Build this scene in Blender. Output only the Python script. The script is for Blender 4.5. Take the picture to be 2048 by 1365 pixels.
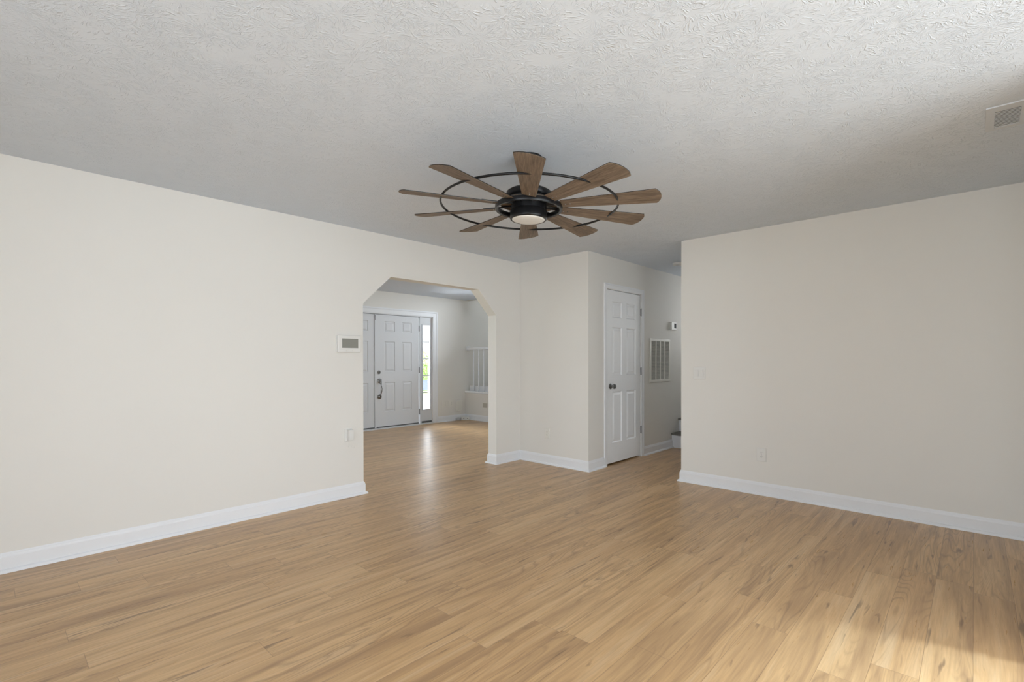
import bpy, bmesh, math, random
from math import sin, cos, pi, radians as R
from mathutils import Vector, Matrix

random.seed(7)
for o in list(bpy.data.objects):
    bpy.data.objects.remove(o, do_unlink=True)
SC = bpy.context.scene
COL = SC.collection

# ------------------------------------------------------------------ camera
cd = bpy.data.cameras.new('camera')
cam = bpy.data.objects.new('camera', cd)
COL.objects.link(cam)
FPX, CY, YAW, PITCH, ROLL, ZC = 986.61, 726.93, 43.1464, -0.3834, 0.0974, 1.23626
cam.location = (0, 0, ZC)
cam.matrix_world = (Matrix.Translation((0, 0, ZC)) @ Matrix.Rotation(R(YAW - 90), 4, 'Z')
                    @ Matrix.Rotation(R(90 + PITCH), 4, 'X') @ Matrix.Rotation(R(-ROLL), 4, 'Z'))
cd.sensor_fit = 'HORIZONTAL'
cd.sensor_width = 36.0
cd.lens = FPX / 2048 * 36.0
cd.shift_y = (CY - 682.5) / 2048
cd.clip_start = 0.02
cd.clip_end = 300
SC.camera = cam

# ------------------------------------------------------------------ world, daylight, exposure
SC.view_settings.view_transform = 'Standard'
SC.view_settings.look = 'None'
SC.view_settings.gamma = 1.0
SC.view_settings.use_curve_mapping = False
SC.view_settings.exposure = -0.05

w = bpy.data.worlds.new('overcast_sky')
SC.world = w
w.use_nodes = True
bg = w.node_tree.nodes['Background']
bg.inputs[0].default_value = (0.90, 0.95, 1.0, 1)
bg.inputs[1].default_value = 4.0


def area(name, loc, direction, sx, sy, radiance, color=(1, 1, 1)):
    """area light for one opening of the house; most openings are added"""
    L = bpy.data.lights.new(name, 'AREA')
    L.shape = 'RECTANGLE'
    L.size = sx
    L.size_y = sy
    L.energy = radiance * sx * sy * pi
    L.color = color
    o = bpy.data.objects.new(name, L)
    COL.objects.link(o)
    o.location = loc
    o.rotation_euler = Vector(direction).to_track_quat('-Z', 'Y').to_euler()
    return o


SUN = bpy.data.lights.new('hazy_sun', 'SUN')
SUN.energy = 9.5
SUN.angle = R(13)
SUN.color = (0.70, 0.87, 1.0)
sun = bpy.data.objects.new('hazy_sun', SUN)
COL.objects.link(sun)
_d = Vector((-0.32 * cos(R(37)), 0.95 * cos(R(37)), -sin(R(37))))
sun.rotation_euler = _d.to_track_quat('-Z', 'Y').to_euler()

DAY = (0.84, 0.925, 1.0)
area('fill_patio_door', (0.85, -2.2, 1.05), (0, 1, 0), 1.9, 2.0, 4.7, DAY)  # added patio door light, stronger half that reaches the closet door
area('fill_patio_door', (2.65, -2.2, 1.05), (0, 1, 0), 1.6, 2.0, 1.5, DAY)  # weaker half of the added patio door light
area('fill_back_window', (-1.2, -2.2, 1.3), (0, 1, 0), 1.5, 1.5, 1.6, DAY)  # added fill behind the viewpoint for the closet door wall
area('fill_side_window', (-2.45, 0.3, 1.3), (1, 0, 0), 2.8, 1.6, 3.8, DAY)  # added fill for the main room, its window is unseen
area('fill_foyer_window', (1.4, 7.98, 1.4), (0, -1, 0), 2.6, 1.4, 3.6, DAY)  # added fill for the foyer, its window is unseen
area('fill_foyer_end_window', (-2.45, 5.9, 1.4), (1, 0, 0), 1.8, 1.5, 0.7, DAY)  # second added foyer fill, from an unseen end window
area('daylight_sidelight', (5.845, 7.98, 1.1), (0, -1, 0), 0.17, 1.6, 55.0, DAY)
area('daylight_stair_window', (8.25, 5.6, 2.35), (-1, 0, 0), 1.2, 0.9, 27.0, DAY)
area('fill_hall_window', (8.4, 2.62, 1.95), (-1, 0, 0), 0.66, 1.2, 3.0, (1.0, 0.98, 0.95))  # added to brighten the hall floor, wall and ceiling

# ------------------------------------------------------------------ materials


def mat(name, color=(0.8, 0.8, 0.8), rough=0.5, metal=0.0, spec=0.5):
    m = bpy.data.materials.new(name)
    m.use_nodes = True
    b = m.node_tree.nodes['Principled BSDF']
    b.inputs['Base Color'].default_value = (*color, 1)
    b.inputs['Roughness'].default_value = rough
    b.inputs['Metallic'].default_value = metal
    b.inputs['Specular IOR Level'].default_value = spec
    return m


class NT:
    def __init__(s, m):
        s.t = m.node_tree
        s.n = s.t.nodes
        s.b = s.n['Principled BSDF']

    def new(s, typ, **kw):
        n = s.n.new(typ)
        for k, v in kw.items():
            setattr(n, k, v)
        return n

    def put(s, sock, v):
        if isinstance(v, bpy.types.NodeSocket):
            s.t.links.new(v, sock)
        else:
            sock.default_value = v

    def math(s, op, a, b=0.0, c=0.0):
        n = s.new('ShaderNodeMath', operation=op)
        s.put(n.inputs[0], a)
        s.put(n.inputs[1], b)
        s.put(n.inputs[2], c)
        return n.outputs[0]

    def vec(s, x, y, z):
        n = s.new('ShaderNodeCombineXYZ')
        for i, v in enumerate((x, y, z)):
            s.put(n.inputs[i], v)
        return n.outputs[0]

    def sep(s, v):
        n = s.new('ShaderNodeSeparateXYZ')
        s.put(n.inputs[0], v)
        return n.outputs

    def noise(s, v, scale, detail=2.0, rough=0.5, dist=0.0):
        n = s.new('ShaderNodeTexNoise')
        s.put(n.inputs['Vector'], v)
        n.inputs['Scale'].default_value = scale
        n.inputs['Detail'].default_value = detail
        n.inputs['Roughness'].default_value = rough
        n.inputs['Distortion'].default_value = dist
        return n.outputs['Fac']

    def ramp(s, f, stops):
        n = s.new('ShaderNodeValToRGB')
        s.put(n.inputs[0], f)
        el = n.color_ramp.elements
        while len(el) < len(stops):
            el.new(0.5)
        for e, (p, c) in zip(el, stops):
            e.position = p
            e.color = (*c, 1) if len(c) == 3 else c
        return n.outputs[0]

    def mix(s, f, a, b, mode='MIX'):
        n = s.new('ShaderNodeMix', data_type='RGBA', blend_type=mode)
        s.put(n.inputs[0], f)
        s.put(n.inputs[6], a)
        s.put(n.inputs[7], b)
        return n.outputs[2]

    def maprange(s, v, a, b, c, d, clamp=True):
        n = s.new('ShaderNodeMapRange', clamp=clamp)
        s.put(n.inputs[0], v)
        for i, q in enumerate((a, b, c, d)):
            n.inputs[i + 1].default_value = q
        return n.outputs[0]

    def bump(s, h, strength, dist):
        n = s.new('ShaderNodeBump')
        s.put(n.inputs['Height'], h)
        n.inputs['Strength'].default_value = strength
        n.inputs['Distance'].default_value = dist
        s.t.links.new(n.outputs[0], s.b.inputs['Normal'])
        return n


def floor_material():
    m = mat('laminate_planks', rough=0.3, spec=0.45)
    k = NT(m)
    pos = k.new('ShaderNodeNewGeometry').outputs['Position']
    x, y, z = k.sep(pos)
    W, LN = 0.152, 1.25
    row = k.math('FLOOR', k.math('DIVIDE', y, W))
    wn = k.new('ShaderNodeTexWhiteNoise', noise_dimensions='1D')
    k.put(wn.inputs['W'], row)
    xs = k.math('ADD', k.math('DIVIDE', x, LN), k.math('MULTIPLY', wn.outputs[0], 7.0))
    colm = k.math('FLOOR', xs)
    w2 = k.new('ShaderNodeTexWhiteNoise', noise_dimensions='2D')
    k.put(w2.inputs['Vector'], k.vec(row, colm, 0.0))
    pid = w2.outputs[0]
    pid2 = k.sep(w2.outputs['Color'])[1]
    off = k.math('MULTIPLY', pid, 37.0)
    # long soft streaks
    v1 = k.vec(k.math('ADD', k.math('MULTIPLY', x, 0.85), off), k.math('MULTIPLY', y, 13.0), off)
    n1 = k.noise(v1, 1.0, 4.0, 0.55, 1.1)
    v2 = k.vec(k.math('ADD', k.math('MULTIPLY', x, 5.0), off), k.math('MULTIPLY', y, 110.0), off)
    n2 = k.noise(v2, 1.0, 4.0, 0.6, 0.3)
    # cathedral figure
    v3 = k.vec(k.math('ADD', k.math('MULTIPLY', x, 0.75), off), k.math('MULTIPLY', y, 6.5), off)
    n3 = k.noise(v3, 1.3, 1.0, 0.35, 0.12)
    rings = k.math('FRACT', k.math('MULTIPLY', n3, 17.0))
    rings = k.math('ABSOLUTE', k.math('SUBTRACT', rings, 0.5))
    # dark mineral marks / knots
    v4 = k.vec(k.math('ADD', k.math('MULTIPLY', x, 3.2), off), k.math('MULTIPLY', y, 34.0), off)
    n4 = k.noise(v4, 1.0, 2.0, 0.5, 0.6)
    knots = k.maprange(n4, 0.645, 0.74, 0.0, 1.0)
    base = k.ramp(pid2, [(0.0, (0.595, 0.368, 0.176)), (0.5, (0.628, 0.396, 0.192)), (1.0, (0.660, 0.426, 0.212))])
    c = k.mix(k.maprange(n1, 0.44, 0.70, 0.0, 0.72), base, (0.330, 0.195, 0.098, 1))
    c = k.mix(k.maprange(n1, 0.28, 0.46, 0.40, 0.0), c, (0.69, 0.52, 0.33, 1))
    c = k.mix(k.maprange(n2, 0.40, 0.72, 0.0, 0.30), c, (0.27, 0.16, 0.085, 1))
    c = k.mix(k.math('MULTIPLY', k.maprange(rings, 0.28, 0.5, 0.0, 0.45), k.maprange(k.noise(v3, 0.9, 1.0), 0.45, 0.62, 0.0, 1.0)), c, (0.22, 0.13, 0.07, 1))
    c = k.mix(k.math('MULTIPLY', knots, 0.65), c, (0.13, 0.075, 0.045, 1))
    fy = k.math('FRACT', k.math('DIVIDE', y, W))
    ey = k.math('MULTIPLY', k.math('MINIMUM', fy, k.math('SUBTRACT', 1.0, fy)), W)
    fx = k.math('FRACT', xs)
    ex = k.math('MULTIPLY', k.math('MINIMUM', fx, k.math('SUBTRACT', 1.0, fx)), LN)
    e = k.math('MINIMUM', ex, ey)
    seam = k.maprange(e, 0.0004, 0.0016, 1.0, 0.0)
    c = k.mix(k.math('MULTIPLY', seam, 0.45), c, (0.12, 0.07, 0.04, 1))
    k.t.links.new(c, k.b.inputs['Base Color'])
    rr = k.maprange(n2, 0.3, 0.7, 0.27, 0.36)
    k.t.links.new(rr, k.b.inputs['Roughness'])
    h = k.math('SUBTRACT', k.math('MULTIPLY', n2, 0.25), seam)
    k.bump(h, 0.25, 0.0012)
    return m


def ceiling_material():
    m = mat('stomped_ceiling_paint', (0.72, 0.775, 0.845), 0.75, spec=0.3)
    k = NT(m)
    pos = k.new('ShaderNodeNewGeometry').outputs['Position']
    hs = []
    for i, (sc, ox, K) in enumerate(((6.4, 0.0, 9.0), (7.6, 31.7, 8.0), (9.2, 77.1, 7.0))):
        p = k.new('ShaderNodeVectorMath', operation='ADD')
        k.put(p.inputs[0], pos)
        p.inputs[1].default_value = (ox, ox * 0.37, 0)
        px, py, pz = k.sep(p.outputs[0])
        flat = k.vec(px, py, 0.0)
        # wobble so that strokes bend
        wob = k.new('ShaderNodeTexNoise')
        k.put(wob.inputs['Vector'], flat)
        wob.inputs['Scale'].default_value = 24.0
        wob.inputs['Detail'].default_value = 1.0
        wv = k.new('ShaderNodeVectorMath', operation='MULTIPLY_ADD')
        k.put(wv.inputs[0], wob.outputs['Color'])
        wv.inputs[1].default_value = (0.022, 0.022, 0)
        k.put(wv.inputs[2], flat)
        vo = k.new('ShaderNodeTexVoronoi', voronoi_dimensions='2D', feature='F1')
        k.put(vo.inputs['Vector'], wv.outputs[0])
        vo.inputs['Scale'].default_value = sc
        d = k.new('ShaderNodeVectorMath', operation='SUBTRACT')
        k.put(d.inputs[0], wv.outputs[0])
        k.put(d.inputs[1], vo.outputs['Position'])
        ln = k.new('ShaderNodeVectorMath', operation='LENGTH')
        k.put(ln.inputs[0], d.outputs[0])
        nm = k.new('ShaderNodeVectorMath', operation='NORMALIZE')
        k.put(nm.inputs[0], d.outputs[0])
        nx, ny, nz = k.sep(nm.outputs[0])
        cid = k.sep(vo.outputs['Color'])[0]
        v = k.vec(k.math('MULTIPLY', nx, K), k.math('MULTIPLY', ny, K),
                  k.math('ADD', k.math('MULTIPLY', ln.outputs['Value'], 30.0), k.math('MULTIPLY', cid, 50.0)))
        n = k.noise(v, 1.0, 2.0, 0.55, 0.25)
        ridge = k.maprange(n, 0.54, 0.66, 0.0, 1.0)
        msk = k.maprange(ln.outputs['Value'], 0.010, 0.030, 0.0, 1.0)
        big = k.maprange(k.noise(flat, 5.5, 1.0), 0.40, 0.52, 0.0, 1.0)
        hs.append(k.math('MULTIPLY', k.math('MULTIPLY', ridge, msk), big))
    h = k.math('MAXIMUM', k.math('MAXIMUM', hs[0], hs[1]), hs[2])
    fine = k.noise(pos, 160.0, 2.0)
    h = k.math('ADD', h, k.math('MULTIPLY', fine, 0.10))
    k.bump(h, 0.75, 0.0024)
    return m


def wall_material():
    m = mat('cream_wall_paint', (0.80, 0.777, 0.730), 0.62, spec=0.3)
    k = NT(m)
    pos = k.new('ShaderNodeNewGeometry').outputs['Position']
    n = k.noise(pos, 1.3, 2.0)
    c = k.mix(n, (0.808, 0.784, 0.736, 1), (0.794, 0.773, 0.730, 1))
    k.t.links.new(c, k.b.inputs['Base Color'])
    k.bump(k.noise(pos, 220.0, 2.0), 0.10, 0.0006)
    return m


def blade_material():
    m = mat('weathered_walnut', rough=0.55, spec=0.35)
    k = NT(m)
    pos = k.new('ShaderNodeTexCoord').outputs['Object']
    info = k.new('ShaderNodeObjectInfo').outputs['Random']
    x, y, z = k.sep(pos)
    off = k.math('MULTIPLY', info, 20.0)
    n1 = k.noise(k.vec(k.math('ADD', k.math('MULTIPLY', x, 6.0), off), k.math('MULTIPLY', y, 70.0), off), 1.0, 4.0, 0.6, 0.7)
    n2 = k.noise(k.vec(k.math('ADD', k.math('MULTIPLY', x, 14.0), off), k.math('MULTIPLY', y, 260.0), off), 1.0, 3.0, 0.6, 0.3)
    c = k.ramp(n1, [(0.3, (0.120, 0.085, 0.058)), (0.52, (0.215, 0.160, 0.113)), (0.74, (0.290, 0.225, 0.165))])
    c = k.mix(k.maprange(n2, 0.42, 0.68, 0.0, 0.5), c, (0.065, 0.042, 0.028, 1))
    k.t.links.new(c, k.b.inputs['Base Color'])
    k.bump(n2, 0.2, 0.0008)
    return m


def grey_tread_material():
    m = mat('grey_tread_carpet', (0.19, 0.18, 0.16), 0.9)
    k = NT(m)
    pos = k.new('ShaderNodeNewGeometry').outputs['Position']
    n = k.noise(pos, 90.0, 3.0)
    c = k.ramp(n, [(0.3, (0.14, 0.13, 0.115)), (0.7, (0.26, 0.245, 0.22))])
    k.t.links.new(c, k.b.inputs['Base Color'])
    k.bump(n, 0.4, 0.003)
    return m


def nickel_material():
    m = mat('aged_pewter', (0.27, 0.27, 0.27), 0.33, 1.0)
    k = NT(m)
    pos = k.new('ShaderNodeNewGeometry').outputs['Position']
    n = k.noise(pos, 120.0, 2.0)
    c = k.ramp(n, [(0.35, (0.10, 0.10, 0.10)), (0.65, (0.42, 0.42, 0.42))])
    k.t.links.new(c, k.b.inputs['Base Color'])
    return m


def glass_material():
    m = bpy.data.materials.new('window_glass')
    m.use_nodes = True
    t = m.node_tree
    for n in list(t.nodes):
        t.nodes.remove(n)
    out = t.nodes.new('ShaderNodeOutputMaterial')
    mx = t.nodes.new('ShaderNodeMixShader')
    tr = t.nodes.new('ShaderNodeBsdfTransparent')
    gl = t.nodes.new('ShaderNodeBsdfGlossy')
    fr = t.nodes.new('ShaderNodeFresnel')
    fr.inputs[0].default_value = 1.3
    gl.inputs['Roughness'].default_value = 0.02
    t.links.new(fr.outputs[0], mx.inputs[0])
    t.links.new(tr.outputs[0], mx.inputs[1])
    t.links.new(gl.outputs[0], mx.inputs[2])
    t.links.new(mx.outputs[0], out.inputs[0])
    return m


def speckle(name, a, b, scale, rough=0.8, detail=4.0):
    m = mat(name, rough=rough)
    k = NT(m)
    pos = k.new('ShaderNodeNewGeometry').outputs['Position']
    c = k.ramp(k.noise(pos, scale, detail), [(0.35, a), (0.65, b)])
    k.t.links.new(c, k.b.inputs['Base Color'])
    return m


M = dict(
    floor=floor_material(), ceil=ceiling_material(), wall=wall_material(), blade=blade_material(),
    trim=mat('white_trim_enamel', (0.84, 0.85, 0.87), 0.35),
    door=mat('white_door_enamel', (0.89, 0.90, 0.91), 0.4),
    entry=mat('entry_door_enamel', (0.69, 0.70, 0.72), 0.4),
    plate=mat('white_plastic', (0.79, 0.78, 0.75), 0.35),
    cream=mat('cream_plastic', (0.80, 0.78, 0.72), 0.4),
    black=mat('black_fan_metal', (0.007, 0.007, 0.008), 0.30, 0.0, 0.3),
    slot=mat('dark_slot', (0.03, 0.03, 0.03), 0.8),
    duct_shade=mat('painted_duct_shade', (0.02, 0.02, 0.02), 0.9),  # near-black colour standing in for shade inside vent and register
    grey=mat('grille_filter_grey', (0.33, 0.32, 0.30), 0.9),
    lcd=mat('lcd_screen', (0.28, 0.28, 0.25), 0.25),
    vent=mat('vent_enamel', (0.66, 0.69, 0.73), 0.5),
    lens=mat('frosted_lamp_glass', (0.80, 0.79, 0.76), 0.3),
    nickel=nickel_material(),
    hinge=mat('satin_hinge_metal', (0.30, 0.30, 0.31), 0.4, 0.8),
    tread=grey_tread_material(), glass=glass_material(),
    beige=mat('beige_register_enamel', (0.52, 0.49, 0.42), 0.5),
    sweep=mat('dark_door_sweep', (0.10, 0.10, 0.10), 0.7),
    cable=mat('white_cable', (0.70, 0.70, 0.70), 0.5),
    concrete=speckle('pale_concrete', (0.55, 0.54, 0.52), (0.70, 0.69, 0.66), 8.0),
    asphalt=speckle('blue_grey_asphalt', (0.07, 0.09, 0.12), (0.12, 0.14, 0.18), 6.0),
    lawn=speckle('lawn_grass', (0.14, 0.22, 0.05), (0.24, 0.34, 0.10), 20.0, 0.95),
    leaf=speckle('hedge_leaf', (0.22, 0.34, 0.10), (0.60, 0.70, 0.26), 3.0, 0.7),
    bark=speckle('shrub_bark', (0.10, 0.07, 0.05), (0.18, 0.13, 0.09), 12.0, 0.9),
)

# ------------------------------------------------------------------ mesh helpers


def obj(name, bm, m, parent=None, smooth=False, bevel=0.0, seg=2, loc=None):
    me = bpy.data.meshes.new(name)
    bmesh.ops.recalc_face_normals(bm, faces=bm.faces)
    bm.to_mesh(me)
    bm.free()
    for mm in (m if isinstance(m, (list, tuple)) else [m]):
        me.materials.append(mm)
    if smooth:
        for p in me.polygons:
            p.use_smooth = True
    o = bpy.data.objects.new(name, me)
    COL.objects.link(o)
    if parent is not None:
        o.parent = parent
    if loc:
        o.location = loc
    if bevel > 0:
        b = o.modifiers.new('bevel', 'BEVEL')
        b.width = bevel
        b.segments = seg
        b.limit_method = 'ANGLE'
        b.angle_limit = R(40)
    return o


def autosmooth(o, ang=40):
    me = o.data
    bm = bmesh.new()
    bm.from_mesh(me)
    for f in bm.faces:
        f.smooth = True
    for e in bm.edges:
        if len(e.link_faces) == 2 and e.calc_face_angle(0) > R(ang):
            e.smooth = False
    bm.to_mesh(me)
    bm.free()
    return o


def box(bm, a, b, mi=0):
    x0, y0, z0 = [min(p, q) for p, q in zip(a, b)]
    x1, y1, z1 = [max(p, q) for p, q in zip(a, b)]
    v = [bm.verts.new(c) for c in ((x0, y0, z0), (x1, y0, z0), (x1, y1, z0), (x0, y1, z0),
                                   (x0, y0, z1), (x1, y0, z1), (x1, y1, z1), (x0, y1, z1))]
    fs = []
    for i in ((0, 3, 2, 1), (4, 5, 6, 7), (0, 1, 5, 4), (1, 2, 6, 5), (2, 3, 7, 6), (3, 0, 4, 7)):
        f = bm.faces.new([v[j] for j in i])
        f.material_index = mi
        fs.append(f)
    return v


def boxes(*bb):
    bm = bmesh.new()
    for a, b in bb:
        box(bm, a, b)
    return bm


def lathe(bm, prof, n=48, M4=None, closed=False):
    """prof: list of (r, z)"""
    M4 = M4 or Matrix.Identity(4)
    rings = []
    for r, z in prof:
        if r < 1e-6:
            rings.append([bm.verts.new(M4 @ Vector((0, 0, z)))])
        else:
            rings.append([bm.verts.new(M4 @ Vector((r * cos(2 * pi * i / n), r * sin(2 * pi * i / n), z))) for i in range(n)])
    pairs = list(zip(rings, rings[1:]))
    if closed:
        pairs.append((rings[-1], rings[0]))
    for a, b in pairs:
        for i in range(n):
            j = (i + 1) % n
            if len(a) == 1 and len(b) == 1:
                continue
            if len(a) == 1:
                bm.faces.new((a[0], b[i], b[j]))
            elif len(b) == 1:
                bm.faces.new((a[i], a[j], b[0]))
            else:
                bm.faces.new((a[i], a[j], b[j], b[i]))
    return bm


def tube(bm, pts, rad, n=10):
    """sweep a circle (rad scalar or list) along pts"""
    pts = [Vector(p) for p in pts]
    rings = []
    up = Vector((0, 0, 1))
    for i, p in enumerate(pts):
        t = (pts[min(i + 1, len(pts) - 1)] - pts[max(i - 1, 0)]).normalized()
        a = t.cross(up)
        if a.length < 0.1:
            a = t.cross(Vector((1, 0, 0)))
        a.normalize()
        b = t.cross(a).normalized()
        r = rad[i] if isinstance(rad, (list, tuple)) else rad
        rings.append([bm.verts.new(p + (a * cos(2 * pi * k / n) + b * sin(2 * pi * k / n)) * r) for k in range(n)])
    for a, b in zip(rings, rings[1:]):
        for i in range(n):
            j = (i + 1) % n
            bm.faces.new((a[i], a[j], b[j], b[i]))
    bm.faces.new(rings[0])
    bm.faces.new(list(reversed(rings[-1])))
    return bm


def sweep(bm, prof, path, side=1):
    """profile (offset, z) along a 2D polyline with mitred corners; side=1 offsets to the left"""
    P = [Vector((p[0], p[1])) for p in path]
    nrm = []
    for a, b in zip(P, P[1:]):
        d = (b - a).normalized()
        nrm.append(Vector((-d.y, d.x)) * side)
    secs = []
    for i, p in enumerate(P):
        if i == 0:
            m = nrm[0]
        elif i == len(P) - 1:
            m = nrm[-1]
        else:
            m = nrm[i - 1] + nrm[i]
            m = m / max(m.dot(nrm[i]), 0.2)
        secs.append([bm.verts.new((p.x + m.x * o, p.y + m.y * o, z)) for o, z in prof])
    n = len(prof)
    for a, b in zip(secs, secs[1:]):
        for i in range(n):
            j = (i + 1) % n
            bm.faces.new((a[i], a[j], b[j], b[i]))
    bm.faces.new(secs[0])
    bm.faces.new(list(reversed(secs[-1])))
    return bm


def tag(o, label, cat, group=None, kind=None):
    o['label'] = label
    o['category'] = cat
    if group:
        o['group'] = group
    if kind:
        o['kind'] = kind
    return o


def empty(name, loc=(0, 0, 0), rot=(0, 0, 0)):
    o = bpy.data.objects.new(name, None)
    o.empty_display_size = 0.1
    COL.objects.link(o)
    o.location = loc
    o.rotation_euler = rot
    return o


def thing(name, label, cat, loc=(0, 0, 0), rot=(0, 0, 0), group=None, kind=None):
    return tag(empty(name, loc, rot), label, cat, group, kind)


def struct(name, bm, m, label, cat, **kw):
    return tag(obj(name, bm, m, **kw), label, cat, kind='structure')


# ------------------------------------------------------------------ dimensions
CH = 2.44            # ceiling
YA = 4.129           # left wall plane (faces -y)
XC = 4.837           # right wall plane (faces -x)
XB = 4.546           # closet side wall plane
YD = 3.108           # closet door wall plane
YE = 7.75            # entry wall plane (foyer)
XR = 6.85            # foyer right wall / upper floor edge
FC = 2.475           # foyer ceiling
TH = 0.12
A0, A1 = 2.390, 4.131     # cased arch in the left wall
X0, Y0 = -2.2, -2.0
UP = 0.585           # upper floor level
UC = 3.35            # upper ceiling

# ------------------------------------------------------------------ setting
struct('floor', boxes(((X0 - .3, Y0 - .3, -0.12), (XR + 0.12, YE + 0.15, 0.0))), M['floor'],
       'light oak laminate plank floor running through the room, hall and foyer', 'floor')
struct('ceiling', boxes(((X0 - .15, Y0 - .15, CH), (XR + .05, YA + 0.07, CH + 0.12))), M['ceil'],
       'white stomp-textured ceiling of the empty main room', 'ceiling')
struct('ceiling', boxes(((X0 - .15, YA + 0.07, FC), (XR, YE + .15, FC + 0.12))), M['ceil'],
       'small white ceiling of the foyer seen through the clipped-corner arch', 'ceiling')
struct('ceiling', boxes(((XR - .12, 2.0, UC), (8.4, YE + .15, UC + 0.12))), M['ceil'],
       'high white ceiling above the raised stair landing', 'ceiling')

# left wall with clipped-corner opening
AZ, AT, AX0, AX1 = 1.764, 2.043, 2.690, 3.849


def left_wall():
    bm = bmesh.new()
    top = FC + 0.02
    # outline as polygons in x-z, extruded in y
    polys = [
        [(X0, 0), (A0, 0), (A0, AZ), (AX0, AT), (AX0, top), (X0, top)],
        [(AX0, AT), (AX1, AT), (AX1, top), (AX0, top)],
        [(A1, 0), (XB + TH, 0), (XB + TH, top), (AX1, top), (AX1, AT), (A1, AZ)],
    ]
    loops = []
    for pl in polys:
        f = bm.faces.new([bm.verts.new((x, YA, z)) for x, z in pl])
        loops.append(f)
    bmesh.ops.remove_doubles(bm, verts=bm.verts, dist=1e-5)
    r = bmesh.ops.extrude_face_region(bm, geom=list(bm.faces))
    vs = [g for g in r['geom'] if isinstance(g, bmesh.types.BMVert)]
    bmesh.ops.translate(bm, verts=vs, vec=(0, 0.133, 0))
    return bm


struct('wall_left', left_wall(), M['wall'], 'long cream wall on the left with the clipped-corner opening to the foyer', 'wall')
# closet block: side wall and door wall (opening for the door)
DX0, DX1, DZ = 4.922, 5.712, 2.062
struct('wall_closet_side', boxes(((XB, YD + TH, 0), (XB + TH, YA + .02, CH + .02))), M['wall'],
       'short cream return wall between the arch wall and the white closet door', 'wall')
struct('wall_closet_front', boxes(((XB, YD, 0), (DX0, YD + TH, CH + .02)),
                                  ((DX0, YD, DZ), (DX1, YD + TH, CH + .02)),
                                  ((DX1, YD, 0), (XR + .15, YD + TH, CH + .02))), M['wall'],
       'cream hallway wall around the white closet door and the return grille', 'wall')
struct('wall_closet_inner', boxes(((XB + TH, YD + .75, 0), (DX1 + .3, YD + .8, CH)), ((DX1 + .3, YD + TH, 0), (DX1 + .35, YD + .8, CH))), M['wall'],
       'plain walls hidden inside the closet behind its door', 'wall')
struct('wall_foyer_near', boxes(((XB + TH, YA + .02, 0), (XR + .12, YA + .133, FC + .02))), M['wall'],
       'foyer side of the wall behind the closet', 'wall')
# right wall, its hall return and the jog beyond the frame
JX, JY = 2.95, -0.35
struct('wall_right', boxes(((XC, JY - TH, 0), (XC + TH, 2.175, CH + .02)), ((XC + TH, 2.055, 0), (8.4, 2.175, UC))), M['wall'],
       'cream wall on the right with switch and outlet, ending at the hallway', 'wall')
struct('wall_jog', boxes(((JX, JY - TH, 0), (XC, JY, CH + .02))), M['wall'],
       'stub wall at the near right corner of the room', 'wall')
# back wall with added patio door and window, side wall with added windows
PX0, PX1, PZ = -0.15, 3.50, 2.06
BX0, BX1, BZ0, BZ1 = -1.95, -0.45, 0.55, 2.05
struct('wall_back', boxes(((X0 - TH, Y0 - TH, 0), (BX0, Y0, CH + .02)), ((BX1, Y0 - TH, 0), (PX0, Y0, CH + .02)),
                          ((BX0, Y0 - TH, 0), (BX1, Y0, BZ0)), ((BX0, Y0 - TH, BZ1), (BX1, Y0, CH + .02)), ((PX1, Y0 - TH, 0), (XC + TH, Y0, CH + .02)),
                          ((PX0, Y0 - TH, PZ), (PX1, Y0, CH + .02)), ((XC, Y0, 0), (XC + TH, JY - TH, CH + .02))), M['wall'],
       'cream wall behind the viewpoint around the added patio door', 'wall')
WY0, WY1, WZ0, WZ1 = -1.1, 1.7, 0.5, 2.1
VY0, VY1, VZ0, VZ1 = 5.0, 6.8, 0.65, 2.15
struct('wall_side', boxes(((X0 - TH, Y0, 0), (X0, WY0, CH + .02)), ((X0 - TH, WY1, 0), (X0, VY0, FC + .02)), ((X0 - TH, VY1, 0), (X0, YE + .15, FC + .02)),
                          ((X0 - TH, VY0, 0), (X0, VY1, VZ0)), ((X0 - TH, VY0, VZ1), (X0, VY1, FC + .02)),
                          ((X0 - TH, WY0, 0), (X0, WY1, WZ0)), ((X0 - TH, WY0, WZ1), (X0, WY1, CH + .02))), M['wall'],
       'cream wall far left of the viewpoint around an added wide window', 'wall')
# entry wall
EX0, EX1, EZ = 3.80, 5.989, 2.085
FX0, FX1, FZ0, FZ1 = 0.1, 2.7, 0.7, 2.1
struct('wall_entry', boxes(((X0, YE, 0), (FX0, YE + .15, FC + .02)), ((FX1, YE, 0), (EX0, YE + .15, FC + .02)),
                           ((FX0, YE, 0), (FX1, YE + .15, FZ0)), ((FX0, YE, FZ1), (FX1, YE + .15, FC + .02)),
                           ((EX0, YE, EZ), (EX1, YE + .15, FC + .02)),
                           ((EX1, YE, 0), (8.4, YE + .15, UC))), M['wall'],
       'cream foyer wall around the white entry doors', 'wall')
struct('wall_foyer_right', boxes(((XR, YD + TH, 0), (XR + .1, YE, UP - .03)), ((XR, YD + TH, FC), (XR + .1, YE, UC)),
                                 ((XR, 2.175, CH), (XR + .1, YD + TH, UC))), M['wall'],
       'low cream wall under the white railing of the raised landing', 'wall')
SY0, SY1, SZ0, SZ1 = 5.0, 6.2, 1.9, 2.8
HY0, HY1, HZ0, HZ1 = 2.3, 2.95, 1.35, 2.55
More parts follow.
